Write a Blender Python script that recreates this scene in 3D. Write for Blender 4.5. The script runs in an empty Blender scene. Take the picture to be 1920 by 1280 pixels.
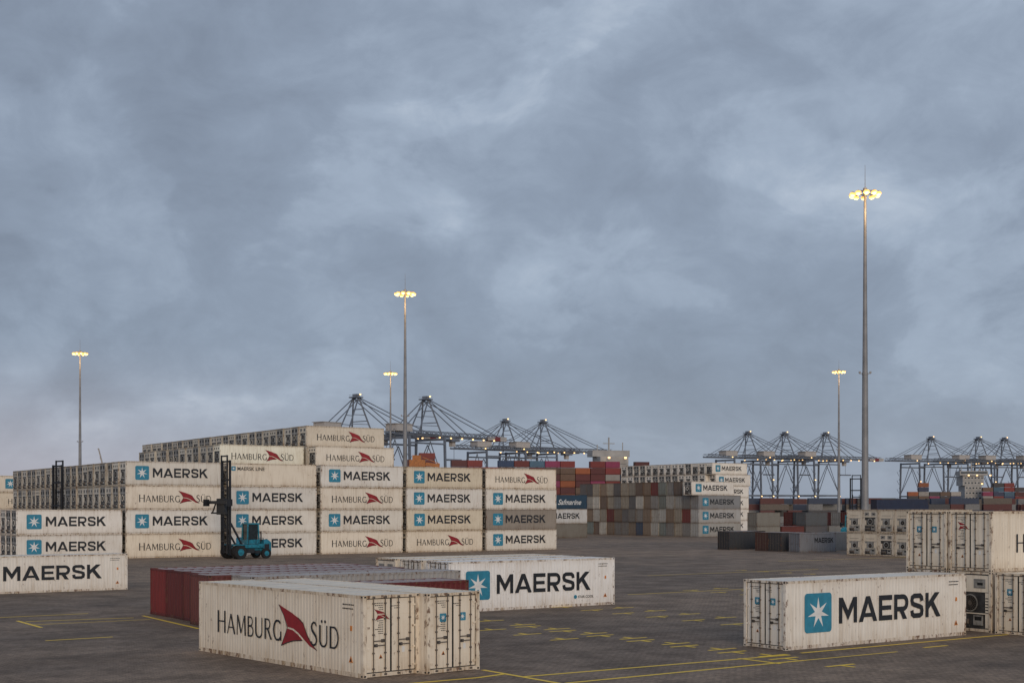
import bpy, math, random
from mathutils import Vector, Matrix
random.seed(11)
S = bpy.context.scene
COL = S.collection
rad = math.radians

# ------------------------------------------------------------------ materials
def newmat(name):
    m = bpy.data.materials.new(name); m.use_nodes = True
    nt = m.node_tree; b = nt.nodes["Principled BSDF"]
    return m, nt, b

def N(nt, typ, **kw):
    n = nt.nodes.new(typ)
    for k, v in kw.items():
        setattr(n, k, v)
    return n

def mixc(nt, fac, a, b, mode='MIX'):
    n = N(nt, 'ShaderNodeMix', data_type='RGBA', blend_type=mode)
    for sock, val in ((n.inputs[0], fac), (n.inputs[6], a), (n.inputs[7], b)):
        if hasattr(val, 'is_output'):
            nt.links.new(val, sock)
        elif isinstance(val, (int, float)):
            sock.default_value = val
        else:
            sock.default_value = (*val, 1)
    return n.outputs[2]

def math_(nt, op, a, b=None, c=None):
    n = N(nt, 'ShaderNodeMath', operation=op)
    for i, v in enumerate((a, b, c)):
        if v is None: continue
        if hasattr(v, 'is_output'): nt.links.new(v, n.inputs[i])
        else: n.inputs[i].default_value = v
    return n.outputs[0]

def mrange(nt, v, a, b, c=0.0, d=1.0):
    n = N(nt, 'ShaderNodeMapRange'); n.interpolation_type = 'SMOOTHSTEP'
    nt.links.new(v, n.inputs[0])
    for i, x in enumerate((a, b, c, d)): n.inputs[i+1].default_value = x
    return n.outputs[0]

def noise(nt, vec, scale, detail=5, rough=.55, dist=0):
    n = N(nt, 'ShaderNodeTexNoise')
    nt.links.new(vec, n.inputs['Vector'])
    n.inputs['Scale'].default_value = scale
    n.inputs['Detail'].default_value = detail
    n.inputs['Roughness'].default_value = rough
    n.inputs['Distortion'].default_value = dist
    return n.outputs[0]

def vmul(nt, vec, s):
    n = N(nt, 'ShaderNodeVectorMath', operation='MULTIPLY')
    nt.links.new(vec, n.inputs[0]); n.inputs[1].default_value = s
    return n.outputs[0]

def paint_material(name, rough=.5, grime=.75, rustamt=.85, rth=.58, spread=.42, fade=0.0):
    """weathered paint, colour taken from the object's colour"""
    m, nt, b = newmat(name)
    oi = N(nt, 'ShaderNodeObjectInfo'); tc = N(nt, 'ShaderNodeTexCoord')
    off = N(nt, 'ShaderNodeVectorMath', operation='ADD')
    r = math_(nt, 'MULTIPLY', oi.outputs['Random'], 91.0)
    cb = N(nt, 'ShaderNodeCombineXYZ')
    for i in range(3): nt.links.new(r, cb.inputs[i])
    nt.links.new(tc.outputs['Object'], off.inputs[0]); nt.links.new(cb.outputs[0], off.inputs[1])
    v = off.outputs[0]
    sep = N(nt, 'ShaderNodeSeparateXYZ'); nt.links.new(tc.outputs['Object'], sep.inputs[0])
    broad = noise(nt, v, .55, 5, .6)
    streak = noise(nt, vmul(nt, v, (5, 5, .35)), 1.3, 5, .65)
    fine = noise(nt, vmul(nt, v, (1, 1, .5)), 6, 6, .7)
    base = oi.outputs['Color']
    if fade: base = mixc(nt, mrange(nt, broad, .2, .6, fade*.6, fade), base, (.42, .385, .375))
    g1 = mrange(nt, broad, .35, .72)
    g2 = mrange(nt, streak, .47, .70)
    low = mrange(nt, sep.outputs[2], 0.0, .8, 1.0, 0.0)
    top = mrange(nt, sep.outputs[2], 2.45, 2.9, 0.0, 1.0)
    edge = math_(nt, 'ADD', low, top)
    g = math_(nt, 'ADD', math_(nt, 'MULTIPLY', g1, .35), math_(nt, 'MULTIPLY', g2, .6))
    g = math_(nt, 'ADD', g, math_(nt, 'MULTIPLY', math_(nt, 'MULTIPLY', edge, streak), .8))
    g = math_(nt, 'MULTIPLY', g, grime)
    dirty = mixc(nt, 1.0, base, (.52, .42, .31), 'MULTIPLY')
    c = mixc(nt, g, base, dirty)
    rs = math_(nt, 'MULTIPLY', mrange(nt, fine, rth, rth+.08), mrange(nt, broad, spread, spread+.2))
    rs = math_(nt, 'MULTIPLY', rs, rustamt)
    c = mixc(nt, rs, c, (.13, .056, .025))
    nt.links.new(c, b.inputs['Base Color'])
    b.inputs['Roughness'].default_value = rough
    bp = N(nt, 'ShaderNodeBump'); bp.inputs['Strength'].default_value = .15
    bp.inputs['Distance'].default_value = .02
    nt.links.new(broad, bp.inputs['Height']); nt.links.new(bp.outputs[0], b.inputs['Normal'])
    return m

def simple_material(name, rgb, rough=.6, metal=0, var=.25, scale=3):
    m, nt, b = newmat(name)
    tc = N(nt, 'ShaderNodeTexCoord')
    n = noise(nt, tc.outputs['Object'], scale, 4)
    c = mixc(nt, mrange(nt, n, .3, .7), tuple(x*(1-var) for x in rgb), tuple(min(1, x*(1+var)) for x in rgb))
    nt.links.new(c, b.inputs['Base Color'])
    b.inputs['Roughness'].default_value = rough; b.inputs['Metallic'].default_value = metal
    return m

def emit_material(name, rgb, strength):
    m, nt, b = newmat(name)
    b.inputs['Base Color'].default_value = (*rgb, 1)
    b.inputs['Emission Color'].default_value = (*rgb, 1)
    b.inputs['Emission Strength'].default_value = strength
    m.cycles.emission_sampling = 'NONE'
    return m

PAINT = paint_material('weathered_paint', grime=.52, rustamt=.8, rth=.60)
FRAMEP = paint_material('weathered_frame_paint', .6, .9, .9, .52, .33)
ROOF = paint_material('roof_paint', .45, .4, .4)
ROOFC = paint_material('faded_corrugated_roof_paint', .55, .6, .5, .55, .4, fade=.78)
DARK = simple_material('dark_unit', (.040, .038, .037), .6, var=.5)
BLACK = simple_material('black_hole', (.012, .012, .012), .9)
STEEL = simple_material('galvanised_steel', (.13, .105, .085), .6, .2)
GASKET = simple_material('rubber_gasket', (.03, .028, .026), .8)
GREYU = simple_material('grey_unit', (.25, .24, .22), .5, var=.4)
INK = simple_material('black_lettering_paint', (.016, .018, .022), .5)
LBLUE = simple_material('light_blue_decal', (.03, .22, .33), .45, var=.12)
WHITE = simple_material('white_decal', (.72, .72, .7), .5, var=.08)
RED = simple_material('red_decal', (.27, .014, .018), .5, var=.15)
ORANGE = simple_material('orange_decal', (.6, .2, .03), .5)
CRANE = simple_material('crane_blue_steel', (.135, .155, .19), .7, var=.2, scale=.2)
CRANEW = simple_material('crane_white_steel', (.42, .39, .36), .5)
CRANER = simple_material('crane_red_steel', (.22, .03, .03), .5)
TEAL = simple_material('teal_machine_paint', (.012, .17, .24), .4, var=.35)
MBLACK = simple_material('black_mast_steel', (.012, .013, .016), .5)
TYRE = simple_material('tyre_rubber', (.014, .014, .014), .85)
GLASS = simple_material('dark_glass', (.02, .03, .035), .08)
MASTG = simple_material('mast_grey', (.22, .22, .225), .5, .1, var=.2, scale=.4)
LAMP = emit_material('lamp_glow', (1.0, .73, .27), 2.7)
LAMPH = emit_material('lamp_reflector_glow', (1.0, .52, .13), 1.15)
LAMPS = emit_material('small_lamp_glow', (1.0, .62, .26), 2.4)
HULL = simple_material('hull_dark_blue', (.012, .022, .05), .5, scale=.05)
SHIPW = simple_material('ship_white', (.32, .31, .295), .5, var=.15, scale=.3)
ORM = simple_material('orange_machine', (.36, .12, .02), .5)

# ------------------------------------------------------------------ mesh builder
class MB:
    def __init__(s, T=None):
        s.v = []; s.f = []; s.m = []; s.sm = []; s.T = T
    def add(s, vs, fs, mat=0, smooth=False):
        o = len(s.v)
        for p in vs:
            p = Vector(p)
            s.v.append(s.T(p) if s.T else p)
        for f in fs:
            s.f.append([i+o for i in f]); s.m.append(mat); s.sm.append(smooth)
    def box(s, x0, x1, y0, y1, z0, z1, mat=0):
        s.add([(x0,y0,z0),(x1,y0,z0),(x1,y1,z0),(x0,y1,z0),(x0,y0,z1),(x1,y0,z1),(x1,y1,z1),(x0,y1,z1)],
              [(0,3,2,1),(4,5,6,7),(0,1,5,4),(1,2,6,5),(2,3,7,6),(3,0,4,7)], mat)
    def cyl(s, p, q, r, n=12, mat=0, r2=None, smooth=True):
        p = Vector(p); q = Vector(q); d = (q-p).normalized()
        a = d.orthogonal().normalized(); b = d.cross(a)
        r2 = r if r2 is None else r2
        vs = []
        for k in range(n):
            t = 2*math.pi*k/n; vs.append(p+(a*math.cos(t)+b*math.sin(t))*r)
        for k in range(n):
            t = 2*math.pi*k/n; vs.append(q+(a*math.cos(t)+b*math.sin(t))*r2)
        s.add(vs, [(k,(k+1)%n,n+(k+1)%n,n+k) for k in range(n)], mat, smooth)
        s.add(vs, [tuple(range(n-1,-1,-1)), tuple(range(n,2*n))], mat)
    def beam(s, p, q, w, h=None, mat=0):
        h = h or w
        p = Vector(p); q = Vector(q); d = (q-p).normalized()
        up = Vector((0,0,1)) if abs(d.z) < .95 else Vector((1,0,0))
        a = d.cross(up).normalized(); b = a.cross(d).normalized()
        c = [(-1,-1),(1,-1),(1,1),(-1,1)]
        vs = [p+a*(i*w/2)+b*(j*h/2) for i,j in c]+[q+a*(i*w/2)+b*(j*h/2) for i,j in c]
        s.add(vs, [(0,3,2,1),(4,5,6,7),(0,1,5,4),(1,2,6,5),(2,3,7,6),(3,0,4,7)], mat)
    def mesh(s, name, mats):
        me = bpy.data.meshes.new(name)
        me.from_pydata([tuple(v) for v in s.v], [], s.f)
        for m in mats: me.materials.append(m)
        me.polygons.foreach_set('material_index', s.m)
        me.polygons.foreach_set('use_smooth', s.sm)
        me.update()
        return me

def obj(name, me, parent=None, color=None, loc=None, rot=None):
    o = bpy.data.objects.new(name, me)
    COL.objects.link(o)
    if parent: o.parent = parent
    if color: o.color = (*color, 1)
    if loc: o.location = loc
    if rot is not None: o.rotation_euler = (0, 0, rad(rot))
    return o

def tag(o, label, cat, group=None):
    o['label'] = label; o['category'] = cat
    if group: o['group'] = group
    return o

# ------------------------------------------------------------------ lettering
def stroke(pts, w):
    pts = [Vector(p) for p in pts]; n = len(pts); out = []
    nr = []
    for i in range(n-1):
        d = (pts[i+1]-pts[i]).normalized(); nr.append(Vector((-d.y, d.x)))
    L = []; R = []
    ws = w if isinstance(w, (list, tuple)) else [w]*n
    for i in range(n):
        if i == 0: m = nr[0]
        elif i == n-1: m = nr[-1]
        else:
            m = (nr[i-1]+nr[i]); m.normalize(); m = m/max(.35, m.dot(nr[i]))
        L.append(pts[i]+m*ws[i]/2); R.append(pts[i]-m*ws[i]/2)
    for i in range(n-1):
        out.append([R[i], R[i+1], L[i+1], L[i]])
    return out

def clip(poly, ax, lim, keep_less):
    out = []
    for i in range(len(poly)):
        a = poly[i]; b = poly[(i+1) % len(poly)]
        ia = (a[ax] <= lim) if keep_less else (a[ax] >= lim)
        ib = (b[ax] <= lim) if keep_less else (b[ax] >= lim)
        if ia: out.append(a)
        if ia != ib:
            t = (lim-a[ax])/(b[ax]-a[ax]); out.append(a+(b-a)*t)
    return out

def arc(cx, cy, rx, ry, a0, a1, n=8):
    return [(cx+rx*math.cos(rad(a0+(a1-a0)*k/n)), cy+ry*math.sin(rad(a0+(a1-a0)*k/n))) for k in range(n+1)]

def bold(ch):
    h = .1; t = .2
    if ch == 'M':
        w = 1.08
        return w, [([(h,-.1),(h,1.1)],t), ([(w-h,-.1),(w-h,1.1)],t), ([(.0,1.17),(w/2,.30),(w,1.17)],.21)]
    if ch == 'A':
        w = 1.08
        return w, [([(.03,-.15),(w/2,1.0),(w-.03,-.15)],.22), ([(.25,.26),(w-.25,.26)],.16)]
    if ch == 'E':
        w = .82
        return w, [([(w,1-h),(h,1-h),(h,h),(w,h)],t), ([(h,.5),(w*.93,.5)],.18)]
    if ch == 'R':
        w = .9
        return w, [([(h,0),(h,1)],t), ([(h,1-h)]+arc(w-.33,.655,.24,.245,90,-90,8)+[(h,.41)],.19), ([(w*.45,.43),(w-.08,-.2)],.22)]
    if ch == 'S':
        w = .86
        return w, [([(w-.1,.68),(w-.13,.82),(w-.24,.9),(.25,.9),(.13,.84),(.1,.72),(.14,.6),(.25,.55),(w-.25,.46),(w-.13,.41),(w-.1,.29),(w-.13,.16),(w-.25,.1),(.23,.1),(.13,.17),(.1,.32)],.195)]
    if ch == 'K':
        w = .98
        return w, [([(h,0),(h,1)],t), ([(.12,.40),(w-.06,1.14)],.22), ([(.40,.62),(w-.02,-.14)],.23)]
    if ch == 'C':
        w = .8
        return w, [([(w-.02,.8)]+arc(w/2,.5,w/2-h,.4,40,320,14),.19)]
    if ch == 'G':
        w = .85
        return w, [(arc(w/2,.5,w/2-h,.4,40,340,14)+[(w-h,.48),(w/2,.48)],.19)]
    return .5, []

def roman(ch):
    T = .13; t = .06
    if ch == 'H':
        return .78, [([(.1,0),(.1,1)],T),([(.68,0),(.68,1)],T),([(.1,.52),(.68,.52)],t)]
    if ch == 'A':
        return .8, [([(.04,-.05),(.38,1.0)],t+.02),([(.36,1.05),(.76,-.05)],T),([(.16,.33),(.62,.33)],t)]
    if ch == 'M':
        return .95, [([(.08,0),(.12,1)],t+.02),([(.12,1.05),(.46,.12)],T),([(.46,.1),(.8,1.05)],t),([(.8,1.0),(.86,0)],T)]
    if ch == 'B':
        return .6, [([(.1,0),(.1,1)],T),([(.1,.97)]+arc(.28,.75,.2,.22,90,-90,8)+[(.1,.53)],.075),([(.1,.53)]+arc(.3,.28,.24,.25,90,-90,8)+[(.1,.03)],.085)]
    if ch in 'UV':
        return .76, [([(.1,1)]+arc(.38,.32,.28,.29,180,360,10)+[(.66,1)],[T]*4+[.1]*6+[t+.02]*3)]
    if ch == 'R':
        return .68, [([(.1,0),(.1,1)],T),([(.1,.97)]+arc(.3,.74,.22,.23,90,-90,8)+[(.1,.51)],.08),([(.3,.52),(.66,-.04)],.12)]
    if ch == 'G':
        return .82, [(arc(.42,.5,.34,.47,45,320,16),.11),([(.7,.02),(.7,.46)],.11)]
    if ch == 'S':
        return .55, [([(.46,.82),(.38,.94),(.26,.97),(.14,.9),(.09,.77),(.14,.63),(.28,.52),(.42,.4),(.48,.25),(.42,.1),(.28,.03),(.14,.05),(.06,.18)],[.06,.08,.08,.09,.1,.12,.13,.12,.1,.09,.08,.08,.06])]
    if ch == 'D':
        return .82, [([(.1,0),(.1,1)],T),([(.1,.97),(.3,.97)]+arc(.34,.5,.38,.47,90,-90,12)+[(.1,.03)],.095)]
    return .4, []

def put_poly(mb, pts, y, mat=0):
    if len(pts) >= 3:
        mb.add([(p[0], y, p[1]) for p in pts], [tuple(range(len(pts)))], mat)

def put_word(mb, word, x0, x1, z0, hgt, font, y, gap=.13, mat=0, first=1.0):
    tot = 0; gl = []
    for i, ch in enumerate(word):
        w, st = font('U' if ch == 'Ü' else ch); k = first if i == 0 else 1.0
        gl.append((w*k, st, k, ch)); tot += w*k+(gap if i < len(word)-1 else 0)
    sx = (x1-x0)/tot; x = 0; c = 0
    for w, st, k, ch in gl:
        for pts, wd in st:
            for q in stroke(pts, wd):
                p = clip(q, 1, 1, True)
                if p: p = clip(p, 1, 0, False)
                if p: p = clip(p, 0, w/k, True)
                if p: p = clip(p, 0, 0, False)
                if p: put_poly(mb, [(x0+(x+a.x*k)*sx, z0+a.y*k*hgt) for a in p], y-c*.0006, mat)
            c += 1
        if ch == 'Ü':
            for dx in (.24, .52):
                put_poly(mb, [(x0+(x+dx+.075*math.cos(t*math.pi/4))*sx, z0+(1.17+.075*math.sin(t*math.pi/4))*hgt) for t in range(8)], y, mat)
        x += w+gap

def star_pts(cx, cz, ro, ri, n=7, rot=90):
    out = []
    for k in range(2*n):
        a = rad(rot+180*k/n); r = ro if k % 2 == 0 else ri
        out.append((cx+r*math.cos(a), cz+r*math.sin(a)))
    return out

def logo(mb, x, z, s, y, mb_b=0, mb_w=1):
    r = s*.09; pts = []
    for cx, cz, a0 in ((x+s-r, z+s-r, 0), (x+r, z+s-r, 90), (x+r, z+r, 180), (x+s-r, z+r, 270)):
        pts += arc(cx, cz, r, r, a0, a0+90, 4)
    put_poly(mb, pts, y, mb_b)
    cx = x+s/2; cz = z+s/2
    sp = star_pts(cx, cz, s*.40, s*.13)
    for k in range(14):
        put_poly(mb, [(cx, cz), sp[k], sp[(k+1) % 14]], y-.003, mb_w)

def pennant(mb, x, z, k, y):
    """waving swallow-tailed pennant, two red fields parted by a thin white split"""
    def P(l): return [(x+a*k, z+b*k) for a, b in l]
    top = [(0,1.55),(.45,1.42),(.95,1.28),(1.4,1.12),(1.75,.94),(2.0,.56),(2.32,.22),(2.7,0)]
    bot = [(0,1.55),(.38,1.14),(.64,.74),(1.05,.70),(1.42,.56),(1.78,.36),(2.2,.13),(2.7,0)]
    for i in range(7):
        put_poly(mb, P([bot[i], bot[i+1], top[i+1], top[i]]), y, 0)
    t2 = [(.63,.67),(1.0,.635),(1.36,.50),(1.70,.31)]
    b2 = [(.18,0),(.58,.13),(1.05,.24),(1.70,.30)]
    for i in range(3):
        put_poly(mb, P([b2[i], b2[i+1], t2[i+1], t2[i]]), y-.001, 0)
    for line in ([(0,1.55),(.38,1.14),(.62,.70),(.42,.36),(.18,0)], [(.18,0),(.58,.13),(1.05,.24),(1.70,.30)],
                 [(1.4,1.12),(1.75,.94),(2.0,.56),(2.32,.22),(2.7,0)]):
        for q in stroke([(a*k, b*k) for a, b in line], .035*k):
            put_poly(mb, [(x+a.x, z+a.y) for a in q], y-.003, 1)

YL = -.012
mb = MB(); put_word(mb, 'MAERSK', 3.3, 10.25, .97, 1.12, bold, YL); MAE_W = mb.mesh('bold_wordmark', [INK])
mb = MB(); logo(mb, 1.15, .66, 1.68, YL); MAE_L = mb.mesh('star_emblem', [LBLUE, WHITE])
mb = MB(); put_word(mb, 'HAMBURG', 1.6, 6.75, .9, .80, roman, YL, .10, first=1.12); HAM_W = mb.mesh('roman_wordmark', [INK])
mb = MB(); put_word(mb, 'SÜD', 8.75, 10.7, .9, .80, roman, YL-.008, .10, first=1.12); HAM_W2 = mb.mesh('roman_wordmark_short', [INK])
mb = MB(); pennant(mb, 6.5, .74, 1.0, YL-.002); HAM_L = mb.mesh('pennant_emblem', [RED, INK, WHITE])

def font_mesh(txt, size, mat, name, shear=0):
    cu = bpy.data.curves.new(name, 'FONT'); cu.body = txt; cu.size = size; cu.shear = shear; cu.offset = .012*size
    o = bpy.data.objects.new('tmp', cu); COL.objects.link(o)
    bpy.context.view_layer.update()
    dg = bpy.context.evaluated_depsgraph_get()
    me = bpy.data.meshes.new_from_object(o.evaluated_get(dg)); me.name = name
    me.transform(Matrix.Rotation(rad(90), 4, 'X'))
    me.materials.clear(); me.materials.append(mat)
    bpy.data.objects.remove(o)
    return me
SAF = font_mesh('Safmarine', 1.5, WHITE, 'script_wordmark', .4); SAF.transform(Matrix.Translation((4.6, -.05, .9)))
MLN = font_mesh('MAERSK LINE', .62, INK, 'small_wordmark'); MLN.transform(Matrix.Translation((1.3, -.015, 2.0)))
MLN2 = MB(); logo(MLN2, .55, 1.95, .55, YL); MLN2 = MLN2.mesh('small_star_emblem', [LBLUE, WHITE])
SCOOL = font_mesh('STAR COOL', .22, INK, 'maker_wordmark'); SCOOL.transform(Matrix.Translation((9.3, YL, .50)))
mb = MB(); put_poly(mb, [(9.1+.12*math.cos(a*math.pi/8), .58+.12*math.sin(a*math.pi/8)) for a in range(16)], YL); DOT = mb.mesh('round_emblem', [LBLUE])

# ------------------------------------------------------------------ container geometry
W = 2.438; L40 = 12.19; L20 = 6.06; HH = 2.896; HS = 2.591
CM = [PAINT, DARK, BLACK, STEEL, GREYU, ROOFC, FRAMEP]

def corr(mb, a0, a1, z0, z1, face, pos, depth, pitch, mat=0):
    n = max(1, int(round((a1-a0)/pitch))); p = (a1-a0)/n; prof = []
    for k in range(n):
        s = a0+k*p
        prof += [(s, 0), (s+p*.35, 0), (s+p*.5, depth), (s+p*.85, depth)]
    prof.append((a1, 0))
    vs = []
    for z in (z0, z1):
        for a, d in prof:
            if face == 'y-': vs.append((a, pos+d, z))
            elif face == 'y+': vs.append((a, pos-d, z))
            elif face == 'x-': vs.append((pos+d, a, z))
            else: vs.append((pos-d, a, z))
    m = len(prof)
    fl = face in ('y-', 'x+')
    fs = [((i, i+1, m+i+1, m+i) if fl else (i+1, i, m+i, m+i+1)) for i in range(m-1)]
    mb.add(vs, fs, mat)

def frame(mb, L, H, paint=6, hole=2):
    for x0 in (0, L-.15):
        for y0 in (0, W-.15):
            mb.box(x0, x0+.15, y0, y0+.15, .118, H-.118, paint)
    for x0 in (-.004, L-.174):
        for y0 in (-.004, W-.158):
            for z0 in (0, H-.118):
                mb.box(x0, x0+.178, y0, y0+.162, z0, z0+.118, paint)
                yo = y0-.002 if y0 < 1 else y0+.163
                mb.box(x0+.04, x0+.14, min(yo, yo+.001), yo+.001, z0+.03, z0+.09, hole)
                xo = x0-.002 if x0 < 1 else x0+.179
                mb.box(xo, xo+.001, y0+.04, y0+.125, z0+.03, z0+.09, hole)
    for y0 in (.004, W-.084):
        mb.box(.174, L-.174, y0, y0+.08, .0, .16, paint)
        mb.box(.174, L-.174, y0, y0+.08, H-.11, H-.004, paint)
    for x0 in (.004, L-.084):
        mb.box(x0, x0+.08, .158, W-.158, 0.02, .15, paint)
        mb.box(x0, x0+.08, .158, W-.158, H-.11, H-.006, paint)

def unit(mb, H, hi=True, var=0):
    k = H/2.896
    cov = (0, 4, 1, 0)[var]
    mb.box(.06, .10, .16, W-.16, .16, H-.12, 4 if var == 3 else 1)
    top = (1.92, 2.0, 1.85, 1.8)[var]*k
    mb.box(.035, .059, .19, W-.19, top, H-.17, 0 if var != 2 else 4)
    if var in (0, 2):
        mb.box(.025, .034, .35, 1.0, 2.1*k, 2.55*k, 4 if var == 0 else 1)
        mb.box(.025, .034, 1.42, 2.08, 2.1*k, 2.55*k, 4 if var == 0 else 1)
        mb.box(.018, .024, .5, .8, 2.25*k, 2.38*k, 2)
        mb.box(.018, .024, 1.6, 1.9, 2.25*k, 2.38*k, 2)
    elif var == 1:
        for y in (.5, 1.22, 1.94): mb.cyl((.036, y, 2.35*k), (.02, y, 2.35*k), .14, 10, 2)
    else:
        mb.box(.025, .034, .55, 1.9, 2.1, 2.14, 1)
    mb.box(.03, .059, .17, .36, .2, top-.03, cov)
    mb.box(.03, .059, W-.36, W-.17, .2, top-.03, 0)
    cy, cz, r = (1.22, 1.05, 1.35, 1.22)[var], (1.38, 1.38, 1.38, 1.25)[var]*k, (.42, .46, .38, .36)[var]
    n = 24 if hi else 12
    mb.cyl((.06, cy, cz), (.030, cy, cz), r, n, 4 if var != 2 else 0)
    mb.cyl((.06, cy, cz), (.024, cy, cz), r*(.88 if hi else .74), n, 2)
    mb.cyl((.06, cy, cz), (.012, cy, cz), r*.26, 10, 3)
    if hi:
        for a in range(0, 360, 20):
            mb.beam((.018, cy+.1*math.cos(rad(a)), cz+.1*math.sin(rad(a))), (.018, cy+.4*math.cos(rad(a)), cz+.4*math.sin(rad(a))), .010, .010, 3)
        for rr in (.2, .3):
            for a in range(0, 360, 15):
                mb.beam((.016, cy+rr*math.cos(rad(a)), cz+rr*math.sin(rad(a))), (.016, cy+rr*math.cos(rad(a+15)), cz+rr*math.sin(rad(a+15))), .008, .008, 3)
        for i in range(6):
            mb.box(.022, .03, .19, .34, .9+i*.14, .95+i*.14, 1)
        mb.cyl((.03, 1.75, 1.5), (.03, 1.75, .7), .03, 8, 3); mb.cyl((.03, 1.9, 1.6), (.03, 1.9, .6), .022, 8, 3)
        mb.box(.01, .059, 1.68, 2.02, 1.05, 1.45, 4)
    else:
        mb.box(.02, .059, 1.82, 2.06, .95, 1.55, 4 if var in (1, 2) else 0)
        mb.box(.02, .059, .40, .62, 1.0, 1.7, 0 if var == 3 else 4)
    mb.box(.015, .059, .50, 1.02, .32, .80, 4)
    mb.box(.012, .014, .56, .94, .55, .74, 2)
    mb.cyl((.03, 1.30, .48), (.03, 1.95, .48), .13, 10, 3)
    mb.box(.02, .059, 1.25, 2.0, .2, .33, 1)
    if var in (0, 3): mb.box(.02, .059, .2, W-.2, .86*k, .91*k, 0)

def simple_doors(mb, L, H):
    for y0, y1 in ((.17, 1.20), (1.238, W-.17)):
        mb.box(.055, .098, y0, y1, .18, H-.13, 0)
        for f in (.25, .75):
            y = y0+(y1-y0)*f
            mb.box(.015, .045, y-.02, y+.02, .1, H-.08, 3)
        mb.box(.01, .04, y0+.3, y1-.3, 1.1, 1.14, 3)
    mb.box(.07, .096, .15, W-.15, .15, H-.11, 1)

def low_reefer(var):
    mb = MB(); L = L40; H = HH
    mb.box(.10, L-.1, .014, W-.014, .1, H-.03, 0)
    frame(mb, L, H)
    for z in (.162, H-.135): mb.box(.174, L-.174, .008, .0135, z, z+.022, 4)
    unit(mb, H, False, var)
    mb.T = lambda p: Vector((L-p.x, W-p.y, p.z)); simple_doors(mb, L, H); mb.T = None
    return mb.mesh('refrigerated_container_body', CM)

def std_container(L, H, pitch=.278, doors=True):
    mb = MB(); frame(mb, L, H)
    corr(mb, .15, L-.15, .16, H-.11, 'y-', .012, .036, pitch, 0)
    corr(mb, .15, L-.15, .16, H-.11, 'y+', W-.012, .036, pitch, 0)
    if doors: simple_doors(mb, L, H)
    else: corr(mb, .15, W-.15, .15, H-.11, 'x-', .012, .04, .25, 0)
    corr(mb, .15, W-.15, .15, H-.11, 'x+', L-.012, .04, .25, 0)
    n = int((L-.2)/.56); p = (L-.2)/n
    for k in range(n):
        x = .1+k*p
        mb.add([(x, .06, H-.045), (x+p*.5, .06, H-.045), (x+p*.5, W-.06, H-.045), (x, W-.06, H-.045)], [(0,1,2,3)], 5)
        mb.add([(x+p*.5, .06, H-.045), (x+p*.58, .06, H-.012), (x+p*.92, .06, H-.012), (x+p, .06, H-.045),
                (x+p*.5, W-.06, H-.045), (x+p*.58, W-.06, H-.012), (x+p*.92, W-.06, H-.012), (x+p, W-.06, H-.045)],
               [(0,1,5,4),(1,2,6,5),(2,3,7,6)], 5)
    mb.box(.1, L-.1, .09, W-.09, .12, .15, 1)
    return mb.mesh('shipping_container_body', CM)

LOWR = [low_reefer(i) for i in range(4)]
STD40 = std_container(L40, HS, doors=False)
STD40D = std_container(L40, HS)
STD20 = std_container(L20, HS)
mb = MB(); frame(mb, L40, HH); mb.box(.10, L40-.1, .034, W-.034, .1, HH-.03, 0)
for i in range(38): mb.box(.3+i*.308, .46+i*.308, .014, .034, .162, HH-.112, 0)
simple_doors(mb, L40, HH)
mb.T = lambda p: Vector((L40-p.x, W-p.y, p.z)); simple_doors(mb, L40, HH)
STDF = mb.mesh('shipping_container_body', CM)
mb = MB(); mb.box(0, L20-.1, 0, W, 0.0, HS-.12, 0)
for i in range(10): mb.box(.2+i*.58, .45+i*.58, -.06, 0, .15, HS-.25, 0)
mb.box(-.03, 0, .1, 1.18, .1, HS-.2, 0); mb.box(-.03, 0, 1.25, W-.1, .1, HS-.2, 0)
CARGO = mb.mesh('cargo_container_body', [PAINT])

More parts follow.
